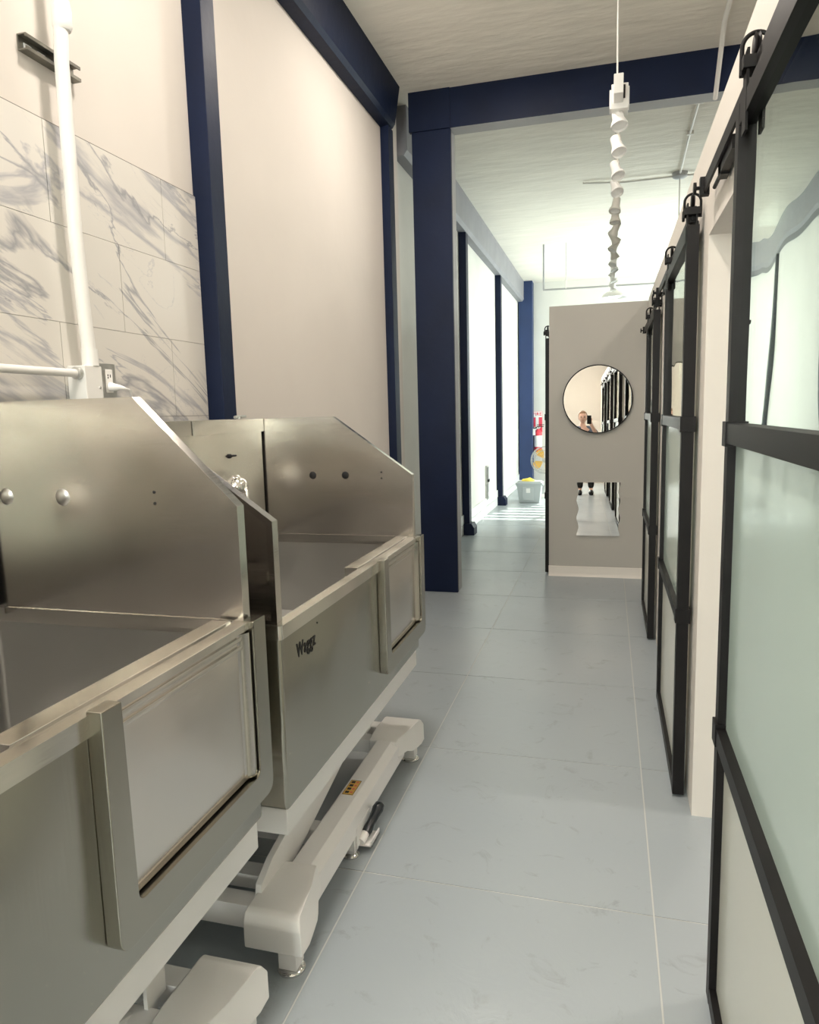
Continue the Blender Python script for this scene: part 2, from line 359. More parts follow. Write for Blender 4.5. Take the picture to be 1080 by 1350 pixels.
for y, bottom in ((8.58, .30), (11.40, .26)):
    p = sempty('trim_%d' % (n[0]+1), 'thin navy post on the white wall, %s one' % ('nearer' if y < 10 else 'farther'), (-1.60, y, 0)); n[0] += 1
    obj('shaft', Box(-.12, -.03, 0, .13, .12, 3.58), 'navy', p, bevel=.004)
    obj('base_block', prism(bm_(), [(-.12, 0), (.03, 0), (.03, .09), (.0, .14), (-.12, .14)], 'Y', -.04, .17), 'navy', p)
trim(Box(X0, -1.44, 14.30, 14.58, 0, H), mat('navy_haze_far', (.016, .038, .12), .5, 0, .1, 3), 'wide navy corner column at the far wall', .004)  # navy lightened to paint in the haze of the far end
# base tiles of the far wall
bb = sempty('baseboard_left', 'white tile skirting along the far white wall')
t0 = None; y = 5.95
while y < 14.2:
    for z in (0.0, .125):
        yy = y+(.15 if z else 0)
        if t0 is None: t0 = obj('tile', Box(0, .02, 0, .595, .002, .121), 'wood_tile', bb, bevel=.002); t0.location = (X0-.02, yy, z)
        else: copy(t0, bb, (X0-.02, yy, z))
    y += .60
# marble tiles on the tub wall
mt = sempty('trim_%d' % (n[0]+1), 'marble tile panel with grey veins on the tub wall'); n[0] += 1
obj('backing', Box(X0, X0+.006, -1.0, 2.82, .6, 2.431), 'grout', mt)
for k in range(6):
    z1 = 2.425-.304*k; off = {0: 2.573, 1: 2.287, 2: 2.573}.get(k, 2.573 if k % 2 == 0 else 2.287)
    e = [off-.61*i for i in range(-1, 7)]
    for a in e:
        lo, hi = max(a-.61, -1.0), min(a, 2.818)
        if hi-lo > .05: obj('tile', Box(X0+.004, X0+.012, lo+.0012, hi-.0012, z1-.3025, z1), 'marble', mt)
# ---------------------------------------------------------------- barn doors
def barn_door(name, label, x0, y0, y1, ztop=2.125, sgn=1, flip=False, rail=None, hang=(.03, .10)):
    """sliding glass door in the YZ plane; face towards -X; x0 its front plane"""
    root = sempty(name, label, (x0, y0, 0)); w = y1-y0; T = .042; s = .042
    def X(a, b): return (a, b) if not flip else (a, b)
    for a in (0, w-s): obj('stile', Box(0, T, a, a+s, .012, ztop), 'black', root, bevel=.0015)
    for z0, z1 in ((.012, .055), (.70, .742), (1.415, 1.46), (ztop-.045, ztop)):
        obj('rail', Box(-.003 if .1 < z0 < 2 else .001, T-.001, s*.2, w-s*.2, z0, z1), 'black', root, bevel=.001)
    for z in (.70, 1.412):
        for a in (0, w-s): obj('joint_cover', Box(-.006, T+.006, a-.003, a+s+.003, z-.004, z+.052), 'black', root, bevel=.001)
    for z0, z1, m, nm in ((.05, .705, 'frost_low', 'lower_pane'), (.738, 1.42, 'frost', 'frosted_pane'), (1.455, ztop-.04, 'glass_top', 'upper_pane')):
        obj(nm, Box(.018, .024, s*.8, w-s*.8, z0, z1), m, root)
    for a in (hang[0], w-hang[1]):
        h = obj('hanger', box(Box(.000, .005, a-.02, a+.02, ztop-.08, ztop+.075), .030, .036, a-.02, a+.02, ztop-.005, ztop+.06), 'black', root)
        wb = torus(bm_(), (.020, a, ztop+.082), .027, .0045, 'Y', 16, 8, 0, math.pi)
        for q in (-.007, .047): tube(wb, [(q, a, ztop+.082), (q, a, ztop+.03)], .0045, 8)
        obj('hanger_arch', wb, 'black', h, smooth=40)
        wh = lathe(bm_(), [(0, .006), (.022, .006), (.026, .004), (.022, 0), (.026, -.004), (.022, -.006), (0, -.006)], 24, Matrix.Translation((.020, a, ztop+.082)) @ look((1, 0, 0)))
        obj('wheel', wh, 'black', h, smooth=40)
        obj('axle_block', Box(-.008, .046, a-.026, a+.026, ztop+.035, ztop+.060), 'black', h, bevel=.002)
    if rail:
        a, b = rail[0]-y0, rail[1]-y0; z = ztop+.04
        rl = obj('track_rail', Box(.017, .024, a, b, z-.018, z+.020), 'black', root)
        k = 0; yy = a+.14
        while yy < b:
            obj('standoff', tube(bm_(), [(.024, yy, z), (.313-.258 if not flip else .06, yy, z)], .011, 10), 'black', rl, smooth=40)
            yy += .42
        for q in (a+.02, b-.03): obj('end_stop', tube(tube(Box(.006, .034, q-.012, q+.012, z-.024, z+.03), [(-.004, q, z), (.01, q, z)], .006, 8), [(-.012, q, z), (-.004, q, z)], .018, 14), 'black', rl)
        obj('soft_closer', tube(box(Box(.026, .048, b-.52, b-.30, z-.045, z-.012), .026, .05, b-.33, b-.28, z-.05, z+.02), [(.037, b-.30, z-.028), (.037, b-.13, z-.028)], .006, 8), 'black', rl)
    return root
barn_door('door_1', 'nearest black framed barn door with reflective and frosted panes', .258, .83, 1.785, 2.13, rail=(.45, 2.53))
barn_door('door_2', 'middle black framed barn door of the partition', .255, 2.77, 3.76, 2.125, rail=(2.80, 4.62))
barn_door('door_3', 'black framed barn door next to the mirror wall', .258, 4.74, 5.60, 2.09, rail=(4.72, 6.40))
barn_door('door_0', 'black framed barn door behind the viewer', .258, -1.15, -.2, 2.13, rail=(-1.4, .35)).name = 'door_5'
d4 = barn_door('door_4', 'black barn door on the side of the greige room block', -.55, 6.60, 7.55, 2.13, flip=True, rail=(6.55, 8.5))
# ---------------------------------------------------------------- dog washing tubs
def tub(label, xf, y0, dz, cham, knobs, capmat, base_dx=0, cr=.0165):
    """local: x=0 front face, -x to the wall; y=0 near end; z from the floor"""
    root = thing('dog_washing_tub', label, 'tub', (xf, y0, 0), 'stainless dog washing tubs')
    Ln, D = 1.335, .735; zl, zb, zt = .985+dz, .49+dz, 1.495+dz
    # basin: open shell
    bm = bm_(); rx = .022
    def loop(x0, x1, a, b, z): return [bm.verts.new(p) for p in ((x0, a, z), (x1, a, z), (x1, b, z), (x0, b, z))]
    rings_ = [loop(-D, 0, 0, Ln, zb), loop(-D, 0, 0, Ln, zl-.03), loop(-D+.006, -.006, .006, Ln-.006, zl-.03), loop(-D+.006, -.006, .006, Ln-.006, zl-.001),
              loop(-D+.03, -.03, .03, Ln-.03, zl-.001), loop(-D+.04, -.04, .04, Ln-.04, zb+.15), loop(-D+.12, -.10, .12, Ln-.12, zb+.12)]
    bm.faces.new(rings_[0]); bm.faces.new(rings_[-1])
    for A, B in zip(rings_, rings_[1:]):
        for i in range(4): bm.faces.new((A[i], A[(i+1) % 4], B[(i+1) % 4], B[i]))
    ed = [e for e in bm.edges if abs(e.verts[0].co.z-e.verts[1].co.z) > .2 or (abs(e.verts[0].co.z-zb) < 1e-4 and abs(e.verts[1].co.z-zb) < 1e-4)]
    bmesh.ops.bevel(bm, geom=ed, offset=.012, segments=3, affect='EDGES', profile=.5)
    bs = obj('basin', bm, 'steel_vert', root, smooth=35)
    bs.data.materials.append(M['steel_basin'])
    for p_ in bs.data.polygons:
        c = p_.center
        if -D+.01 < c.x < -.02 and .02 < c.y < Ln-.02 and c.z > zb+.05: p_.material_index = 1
    # rim band
    def rect(x0, x1, a, b, r=.012): return arc(x1-r, b-r, r, 0, 90, 3)+arc(x0+r, b-r, r, 90, 180, 3)+arc(x0+r, a+r, r, 180, 270, 3)+arc(x1-r, a+r, r, 270, 360, 3)
    obj('rim', ring(bm_(), rect(-D-.006, .006, -.006, Ln+.006), rect(-D+.03, -.028, .034, Ln-.034, .004), 'Z', zl-.036, zl), 'steel_bright', root, smooth=40)
    # splash panels at both ends: sheet, folded flange, stiffener
    cx0, cz0, cz1 = cham[0], zt, cham[1]+dz
    prof = [(-D, zl), (-.006, zl), (-.006, cz1), (cx0, cz0), (-D, cz0)]
    inn = [(-D+.012, zl+.012), (-.022, zl+.012), (-.022, cz1-.006), (cx0-.006, cz0-.014), (-D+.012, cz0-.014)]
    for far in (0, 1):
        a = Ln-.032 if far else .030
        sh = obj('splash_panel', prism(bm_(), prof, 'Y', a, a+.003 if far else a-.003), 'steel', root)
        obj('folded_flange', ring(bm_(), [(x, z) for x, z in prof], inn, 'Y', a+.003 if far else a-.003, Ln-.001 if far else .001), 'steel_bright', sh)
        if not far:
            obj('stiffener', Box(-D+.012, -.03, .004, .026, zl+.10, zl+.135), 'steel_bright', sh)
        else:
            obj('seam_strip', Box(-D+.06, -.05, a-.004, a, zl-.024, zl+.001), 'steel_bright', sh)
        if far:
            for kx in knobs[0]:
                obj('hole_cap', lathe(bm_(), [(0, .005), (cr*.5, .0046), (cr*.88, .002), (cr, 0), (cr, -.002)], 20, Matrix.Translation((kx, a, knobs[1]+dz)) @ look((0, -1, 0))), capmat, sh, smooth=50)
            for q in (-.013, .013):
                obj('screw', lathe(bm_(), [(0, .003), (.003, .002), (.004, 0)], 10, Matrix.Translation((knobs[2], a, knobs[1]+dz+q)) @ look((0, -1, 0))), 'dark', sh, smooth=50)
    # back panel with folded top
    bp = obj('back_panel', Box(-.683, -.679, .034, Ln-.048, zl-.02, zt-.055), 'steel_bright', root)
    obj('cavity_shade', Box(-D+.002, -.70, .034, Ln-.036, zl, zt-.01), 'dark', root)  # black block painting in the shade behind the panel
    e = [.034, .44, .735, 1.015, Ln-.032]
    for a, b in zip(e, e[1:]): obj('top_fold', Box(-D, -.672+(.004 if a == .735 else 0), a, b-.003, zt-.056, zt), 'steel_bright', bp, bevel=.0015)
    obj('bolt_row', tube(tube(bm_(), [(-.679, 1.00, zt-.146), (-.672, 1.00, zt-.146)], .009, 10), [(-.674, .985, zt-.146), (-.674, 1.045, zt-.146)], .004, 8), 'dark', bp)
    val = obj('mixer_valve', lathe(bm_(), [(0, .045), (.020, .045), (.034, .036), (.043, .018), (.045, .008), (.052, .004), (.052, 0)], 28, Matrix.Translation((-.679, 1.04, zt-.275)) @ look((1, 0, 0))), 'chrome', bp, smooth=40)
    obj('valve_lever', tube(bm_(), [(-.64, 1.04, zt-.275), (-.625, 1.03, zt-.30), (-.62, 1.02, zt-.345)], [.010, .009, .007], 10), 'chrome', val, smooth=40)
    obj('top_hook', tube(tube(bm_(), [(-.70, 1.14, zt), (-.70, 1.14, zt+.012)], .012, 10), [(-.70, 1.10, zt+.008), (-.70, 1.19, zt+.011)], .006, 8), 'galv', bp, smooth=40)
    # door frame proud of the front, sliding door, dark sheet painting in the seam's shade
    ya, yb, za = .78, Ln+.004, zb+.075
    r = .03
    outer = [(ya, zl+.006)]+arc(ya+r, za+r, r, 180, 270, 4)+arc(yb-r, za+r, r, 270, 360, 4)+[(yb, zl+.006)]
    inner = [(yb-.058, zl+.006)]+arc(yb-.058-.02, za+.062+.02, .02, 0, -90, 4)+arc(ya+.05+.02, za+.062+.02, .02, 270, 180, 4)+[(ya+.05, zl+.006)]
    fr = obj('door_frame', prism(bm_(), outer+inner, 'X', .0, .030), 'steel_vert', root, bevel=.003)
    obj('seam_shade', Box(.0005, .003, ya+.04, yb-.05, za+.05, zl-.02), 'dark', root)
    yi, yj, zi, zj = ya+.054, yb-.064, za+.068, zl-.012
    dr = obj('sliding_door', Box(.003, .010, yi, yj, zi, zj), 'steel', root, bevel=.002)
    obj('edge_fold', prism(bm_(), [(.010, yj-.035), (.013, yj-.022), (.022, yj-.008), (.022, yj), (.008, yj), (.008, yj-.035)], 'Z', zi, zj-.004), 'steel_bright', dr, smooth=60)
    obj('bottom_fold', prism(bm_(), [(.010, zi+.03), (.013, zi+.018), (.021, zi+.006), (.021, zi), (.008, zi), (.008, zi+.03)], 'Y', yi, yj-.01) if False else Box(.008, .012, yi, yj, zi, zi+.012), 'steel', dr)
    for q in (0, .02): obj('top_groove', Box(.008, .0145, yi, yj-.002, zj-.018-q, zj-.008-q), 'steel_bright', dr, bevel=.0015)
    obj('front_step', Box(.001, .018, ya+.05, yb-.058, zl-.012, zl+.004), 'steel_bright', fr, bevel=.001)
    obj('inner_ledge', Box(-.075, -.028, .66, Ln-.05, zl-.03, zl+.004), 'steel_bright', root, bevel=.0015)
    # white lift: under frame, arms, base
    uf = bm_(); zu = zb-.075
    ring(uf, [(-D+.02, .012), (-.012, .012), (-.012, Ln-.012), (-D+.02, Ln-.012)], [(-D+.07, .06), (-.05, .06), (-.05, Ln-.06), (-D+.07, Ln-.06)], 'Z', zu, zb)
    obj('under_frame', uf, 'white_powder', root, bevel=.003)
    obj('under_pan', Box(-D+.07, -.05, .06, Ln-.06, zb-.012, zb-.004), 'galv', root)
    bd = base_dx
    for x in (-.160, -.60):
        obj('scissor_arm', prism(bm_(), [(.09, .105), (.075, .13), (.09, .20), (.16, .235), (.98, zu), (1.20, zu), (1.20, zu-.06), (.20, .112)], 'X', x+bd, x+.020+bd), 'white_powder', root, bevel=.002)
    for x in (-.24, -.54):
        obj('scissor_arm', prism(bm_(), [(1.235, .115), (1.20, .10), (.235, zu), (.235, zu+.035), (.295, zu+.035)], 'X', x+bd, x+.022+bd), 'white_powder', root, bevel=.002)
    obj('lug_plate', Box(-.20+bd, -.19+bd, 1.13, 1.20, .16, zu), 'white_powder', root)
    for y in (.235, 1.08): obj('arm_axle', tube(bm_(), [(-.62+bd, y, zu+.015), (-.12+bd, y, zu+.015)], .012, 12), 'galv', root, smooth=40)
    obj('motor', tube(box(bm_(), -.45, -.35, .52, .66, .12, .22), [(-.40, .6, .17), (-.40, 1.0, zu-.02)], .022, 12), 'white_plastic', root, smooth=40)
    for y, z0, z1 in ((.075, .095, .165), (.20, .12, .165), (.47, .10, .155), (1.11, .11, .165), (1.235, .095, .165)):
        obj('cross_member', Box(-.64+bd, -.10+bd, y-.03, y+.03, z0, z1), 'white_powder', root, bevel=.003)
    for xr in (0, -.55):
        rl = obj('base_rail', prism(bm_(), [(-.125, .10), (-.125, .165), (-.118, .172), (-.060, .172), (-.032, .148), (-.030, .075), (-.045, .075), (-.05, .10)], 'Y', .16, 1.16), 'white_powder', root, bevel=.002)
        rl.location = (xr+bd, 0, 0)
        for mir in (0, 1):
            pr = [(-.0, .075), (-.0, .15), (.012, .172), (.03, .178), (.15, .180), (.22, .176), (.25, .172), (.25, .10), (.215, .112), (.18, .112), (.15, .098), (.135, .084), (.05, .080)]
            bm = bm_()
            fy = (lambda v: v) if not mir else (lambda v: 1.32-v)
            # cap widens towards the end of the rail, front edge sweeps out
            def cx(y): t = max(0, min(1, (.24-y)/.15)); t = t*t*(3-2*t); return -.028+.045*t
            A = [bm.verts.new((-.155, fy(y), z)) for y, z in pr]; B = [bm.verts.new((cx(y)-(.012 if z > .16 else 0), fy(y), z)) for y, z in pr]
            bm.faces.new(A); bm.faces.new(B[::-1])
            for i in range(len(pr)): j = (i+1) % len(pr); bm.faces.new((A[i], A[j], B[j], B[i]))
            cp = obj('end_cap', bm, 'white_plastic', root, bevel=.006, smooth=50); cp.location = (xr+bd, 0, 0)
            yf = .045 if not mir else 1.275
            lg = obj('leg', Box(-.065, -.012, yf-.026, yf+.026, .014, .09), 'white_powder', root, bevel=.003); lg.location = (xr+bd, 0, 0)
            obj('foot_disc', lathe(bm_(), [(0, .022), (.010, .020), (.014, .014), (.033, .011), (.038, .006), (.038, 0), (0, 0)], 24, Matrix.Translation((-.038, yf, 0))), 'chrome', lg, smooth=40)
            obj('caster', lathe(bm_(), [(0, .012), (.016, .012), (.018, .008), (.018, -.008), (.016, -.012), (0, -.012)], 18, Matrix.Translation((-.11, yf+(.03 if not mir else -.03), .062)) @ look((0, 1, 0))), 'rubber', lg, smooth=40)
    # foot pedal
    pd = obj('pedal_bracket', box(box(Box(-.034, -.029, .56, .70, .03, .10), -.034, .014, .585, .675, .024, .030), .010, .014, .585, .675, .024, .044), 'white_powder', root)
    box_ = tube(bm_(), [(-.026, .585, .040), (-.020, .612, .050), (-.018, .625, .054)], [.015, .015, .015], 14)
    obj('pedal_shank', box_, 'white_plastic', pd, smooth=40)
    obj('pedal_grip', tube(bm_(), [(-.019, .618, .052), (-.016, .632, .057), (-.011, .655, .070), (-.004, .68, .086), (.001, .70, .100), (.005, .716, .110), (.006, .722, .114)], [.0175, .018, .0150, .0165, .0205, .017, .005], 16), 'rubber', pd, smooth=50)
    obj('pedal_foot', lathe(bm_(), [(0, .02), (.010, .018), (.024, .010), (.030, .004), (.030, 0), (0, 0)], 20, Matrix.Translation((-.055, .565, 0))), 'chrome', pd, smooth=40)
    obj('pedal_post', Box(-.075, -.035, .545, .585, .015, .10), 'white_powder', pd)
    # warning sticker
    st = obj('warning_label', Box(-.112, -.072, .645, .745, .1718, .1728), 'yellow', root); st['label'] = 'small yellow warning sticker'
    bm = bm_()
    for i in range(4): box(bm, -.106, -.092, .655+.023*i, .669+.023*i, .1728, .1731)
    for a in ((-.112, -.072, .645, .647), (-.112, -.072, .743, .745), (-.112, -.1105, .645, .745), (-.0735, -.072, .645, .745)): box(bm, *a, .1728, .1731)
    obj('warning_print', bm, 'print_black', st)
    bm = bm_()
    for i in range(4): box(bm, -.088, -.078, .659+.023*i, .662+.023*i, .1728, .1731); box(bm, -.088, -.080, .664+.023*i, .667+.023*i, .1728, .1731)
    obj('warning_lines', bm, 'sign_red', st)
    # name on the front
    text_mesh('logo', 'Waggz', .056, 'print_black', root, Matrix.Translation((.0012, .092, zl-.115)) @ Matrix(((0, 0, 1, 0), (.74, 0, 0, 0), (0, 1, 0, 0), (0, 0, 0, 1))), offset=.0004)
    obj('logo_dot', Box(.0008, .0016, .232, .236, zl-.062, zl-.058), 'print_black', root)
    obj('side_latch', tube(bm_(), [(-.03, Ln, zl-.10), (-.03, Ln+.012, zl-.10)], .012, 12), 'chrome', root, smooth=40)
    return root
tub('near stainless dog tub with domed steel caps, closest to the viewer', -.788, .115, .058, (-.255, 1.247), ((-.632, -.468), 1.265, -.215), 'steel_basin', -.02, .0205)
tub('far stainless dog tub with two dark holes in its end panel', -.782, 1.572, 0.0, (-.350, 1.247), ((-.452, -.302), 1.245, -.14), 'dark', 0)
# ---------------------------------------------------------------- conduit, box, strut on the tub wall
t = thing('conduit_pipe', 'white painted vertical conduit in front of the marble tiles', 'pipe', (-1.64, 2.02, 1.70))
obj('pipe', tube(bm_(), [(0, .01, 0), (0, .0, .15), (.002, -.012, .4), (.006, -.014, .75), (.006, -.012, .9), (.012, 0.0, 1.1), (.012, .0, 1.96)], .0215, 16), 'pipe', t, smooth=40)
obj('coupling', tube(bm_(), [(.011, -.002, .99), (.011, -.002, 1.0), (.011, -.001, 1.02), (.012, 0, 1.05), (.012, 0, 1.075)], [.024, .029, .029, .028, .024], 16), 'pipe', t, smooth=40)
obj('coupling', tube(bm_(), [(0, .010, -.02), (0, .010, .035)], .026, 16), 'pipe', t, smooth=40)
t = thing('junction_box', 'white junction box at the foot of the vertical conduit', 'electrical box', (X0+.012, 2.02, 1.55))
obj('body', Box(0, .07, -.045, .035, -.0, .13), 'pipe', t, bevel=.003)
obj('screw', lathe(bm_(), [(0, .002), (.004, .002), (.005, 0)], 10, Matrix.Translation((.07, .02, .06)) @ look((1, 0, 0))), 'galv', t)
obj('hub', tube(bm_(), [(.045, -.06, .105), (.045, -.04, .105)], .020, 14), 'galv', t, smooth=40)
t = thing('outlet_box', 'grey metal outlet box with a white plug above the near tub', 'outlet', (X0+.012, 2.06, 1.575))
obj('metal_box', Box(0, .055, 0, .075, 0, .115), 'galv', t, bevel=.006)
obj('cover_plate', Box(.055, .058, -.002, .078, -.002, .117), 'galv', t, bevel=.001)
rc = obj('receptacle', Box(.058, .063, .022, .056, .02, .098), 'white_plastic', t, bevel=.002)
for z in (.078, .07): obj('slot', Box(.0628, .0634, .030, .034, z-.003, z+.003), 'dark', rc)
obj('slot', Box(.0628, .0634, .042, .046, .071, .081), 'dark', rc)
t = thing('power_cord', 'white plug and cord hanging from the grey outlet box', 'cord', (X0+.075, 2.095, 1.615))
obj('plug', tube(bm_(), [(0, 0, 0), (.012, .004, -.001), (.03, .015, -.003), (.038, .03, -.006)], [.015, .014, .009, .005], 12), 'white_plastic', t, smooth=40)
obj('cable', tube(bm_(), [(.036, .03, -.006), (.035, .055, -.01), (.02, .085, -.03), (.0, .10, -.08), (-.02, .10, -.3), (-.02, .10, -.7)], .0045, 8), 'white_plastic', t, smooth=40)
tag(obj('conduit_pipe', tube(bm_(), [(-1.645, -1.0, 1.655), (-1.645, 1.962, 1.655)], .013, 14), 'pipe', smooth=40), 'thin white horizontal conduit running into the junction box', 'pipe')
t = thing('strut_channel', 'short slotted metal strut channel bolted behind the conduit', 'bracket', (X0, 1.905, 2.595))
obj('channel', prism(bm_(), [(0, 0), (.032, 0), (.032, .010), (.028, .010), (.028, .004), (.004, .004), (.004, .042), (.028, .042), (.028, .036), (.032, .036), (.032, .046), (0, .046)], 'Y', 0, .23), mat('weathered_zinc', (.20, .19, .16), .45, .8, .3, 20), t)
for i in range(4): obj('slot', Box(.004, .0055, .02+.055*i, .05+.055*i, .016, .030), 'sign_white' if i < 2 else 'dark', t)
# ---------------------------------------------------------------- mirrors on the end wall
t = thing('round_mirror', 'round mirror with thin black rim on the end wall', 'mirror', (-.095, 6.52, 1.582))
rm = obj('glass', lathe(bm_(), [(0, .012), (.288, .012), (.290, .010), (.290, .002), (0, .002)], 64, look((0, -1, 0))), 'mirror', t)
obj('rim', lathe(bm_(), [(.287, .002), (.296, .002), (.296, .018), (.287, .018), (.287, .002)], 64, look((0, -1, 0))), 'black', t, smooth=40)
t.rotation_euler = (math.radians(-.80), 0, math.radians(1.43)); t.location.y = 6.510
pts = []; w2, h2 = .186, .239
for i in range(24): pts.append((-w2+2*w2*i/24, h2))
for i in range(36): f = i/36; pts.append((w2-.011*(1-math.cos(f*6*math.pi))/2*1.3, h2-2*h2*f))
for i in range(24): pts.append((w2-2*w2*i/24, -h2))
for i in range(36): f = i/36; pts.append((-w2+.013*(1-math.cos(f*6*math.pi))/2*1.3, -h2+2*h2*f))
o = obj('wavy_mirror', prism(bm_(), pts, 'Y', -.010, -.002), 'wavy_mirror'); o.location = (-.08, 6.515, .617); o.rotation_euler = (math.radians(-.30), 0, math.radians(1.2))
tag(o, 'rectangular frameless mirror with wavy sides below the round mirror', 'mirror')
# ---------------------------------------------------------------- track light and lamps
t = thing('track_light', 'long suspended track light with white spot heads', 'track light', (.034, 4.30, 3.2))
obj('track', Box(-.016, .016, .05, 6.1, -.012, .022), 'track_backlit', t, bevel=.002)
obj('feed_rod', tube(bm_(), [(-.01, .0, .03), (-.012, .0, H-3.2)], .0045, 8), 'pipe', t, smooth=40)
obj('feed_rod', tube(bm_(), [(0, 5.9, .02), (0, 5.9, H-3.2)], .0045, 8), 'pipe', t, smooth=40)
obj('feed_box', Box(-.028, .022, -.04, .10, -.03, .07), 'lamp_white', t, bevel=.004)
ys_ = [.14, .58, 1.05, 1.45, 1.95, 2.3, 2.75, 3.1, 3.45, 3.8, 4.2, 4.55, 4.9, 5.3, 5.65, 5.95]
for i, y in enumerate(ys_):
    big = i == 0
    tilt = [(.15, -.35, -1), (.25, -.45, -1), (.3, -.5, -1), (.25, -.6, -1), (-.15, -.4, -1), (0, -.2, -1), (-.5, .3, -1), (.6, .2, -1), (-.6, -.3, -1), (.3, .4, -1), (-.3, -.4, -1), (.4, -.3, -1), (-.4, .2, -1), (.3, -.2, -1), (-.3, .3, -1), (.3, 0, -1)][i]
    d = Vector(tilt).normalized(); k = 1.0
    h = obj('spot_head', lathe(bm_(), [(0, -.075), (.022, -.075), (.030, -.070), (.033, .0), (.046, .03), (.048, .045), (.044, .047), (.040, .035), (0, .030)], 18, Matrix.Translation((0, y, -.10)) @ look(d)), 'lamp_white' if i < 4 or i > 9 else 'track_backlit', t, smooth=40)
    obj('swivel_arm', tube(bm_(), [(0, y, -.01), (.012, y, -.05), (.02*(1 if i % 2 else -1), y, -.095)], .008, 8), 'track_backlit', h, smooth=40)
    obj('lens', lathe(bm_(), [(0, .033), (.040, .036)], 18, Matrix.Translation((0, y, -.10)) @ look(d)), 'sign_white', h)
    if big:
        obj('driver_can', box(box(Box(-.04, .05, y-.05, y+.07, -.06, .07), -.05, -.04, y-.03, y+.05, -.05, .05), .05, .056, y-.03, y+.05, -.04, .06), 'lamp_white', t, bevel=.006)
        obj('vent_slot', box(Box(-.012, .004, y-.053, y-.049, -.02, .05), .018, .034, y-.053, y-.049, -.01, .06), 'dark', t)
t = thing('pendant_lamp', 'white enamel dome pendant beyond the track light', 'lamp', (.06, 10.65, 3.02))
obj('shade', lathe(bm_(), [(.17, .0), (.172, .004), (.155, .04), (.11, .075), (.05, .095), (.03, .10), (.026, .15), (0, .155)], 32), 'lamp_white', t, smooth=50)
obj('bulb', lathe(bm_(), [(0, -.005), (.06, .0), (.09, .02), (.09, .03), (0, .03)], 24), emit('bulb_glow', (.85, .93, 1), 1.5), t, smooth=50)
obj('cord', tube(bm_(), [(0, 0, .15), (0, 0, H-3.02)], .005, 8), 'pipe', t, smooth=40)
def disc_lamp(loc, label, energy, color=(1, .91, .82)):
    t = thing('ceiling_lamp', label, 'ceiling lamp', loc, 'flat disc ceiling lamps')
    obj('housing', lathe(bm_(), [(0, 0), (.17, 0), (.17, -.02), (.16, -.03), (.145, -.03), (.145, -.012), (0, -.012)], 36), 'lamp_white', t, smooth=40)
    obj('diffuser', lathe(bm_(), [(0, -.024), (.145, -.022), (.146, -.014), (0, -.014)], 36), 'led', t, smooth=40)
    d = bpy.data.lights.new('lamp_light', 'AREA'); d.shape = 'DISK'; d.size = .28; d.energy = energy; d.color = color
    o = bpy.data.objects.new('lamp_light', d); C.objects.link(o); o.parent = t; o.location = (0, 0, -.035)
disc_lamp((-.745, 4.42, H), 'flat white disc ceiling lamp just before the navy cross beam', 30)
disc_lamp((-.72, 2.1, H), 'flat white disc ceiling lamp above the far tub', 38)
disc_lamp((-.72, -.3, H), 'flat white disc ceiling lamp above the near tub', 33)
disc_lamp((-.72, -2.2, H), 'flat white disc ceiling lamp near the wall behind', 30)
disc_lamp((1.7, 2.6, H), 'flat white disc ceiling lamp over the first small room', 30)
disc_lamp((1.7, 5.2, H), 'flat white disc ceiling lamp over the second small room', 20)
# ceiling conduits
t = thing('ceiling_conduit', 'thin ceiling conduit with a round junction plate', 'conduit', (.70, 8.52, 3.93))
obj('junction_plate', lathe(bm_(), [(0, -.03), (.05, -.026), (.075, -.012), (.08, .03), (0, .03)], 24), 'grey_paint', t, smooth=40)
obj('cross_conduit', tube(bm_(), [(-1.0, -.06, .012), (-.56, -.02, -.01), (0, 0, .0), (.8, .03, .01)], .011, 10), 'pipe', t, smooth=40)
obj('long_conduit', tube(bm_(), [(0, 0, .01), (-.02, -1.0, .012), (-.03, -2.55, .012)], .010, 10), 'pipe', t, smooth=40)
obj('drop_wire', tube(bm_(), [(0, 0, -.02), (0, 0, -.9)], .006, 8), 'pipe', t, smooth=40)
for y in (-1.2, -1.9): obj('strap', Box(-.05, .01, y-.015, y+.015, -.0, .03), 'pipe', t)
tag(obj('ceiling_conduit', tube(bm_(), [(.66, 3.6, 3.93), (.68, 5.3, 3.92), (.69, 5.73, 3.62)], .016, 12), 'pipe', smooth=40), 'white conduit running up to the navy cross beam', 'conduit')
t = thing('hanging_pipe', 'thin white suspended pipe above the greige block', 'pipe', (-.97, 11.35, 3.3))
obj('drop_rod', tube(bm_(), [(0, 0, 0), (0, 0, .66)], .014, 10), 'grey_paint', t, smooth=40)
obj('drop_rod', tube(bm_(), [(.33, .0, 0), (.33, .0, .66)], .008, 10), 'pipe', t, smooth=40)
obj('cross_pipe', tube(bm_(), [(-.01, 0, 0), (1.9, .1, 0), (3.6, .2, 0)], .014, 10), 'grey_paint', t, smooth=40)
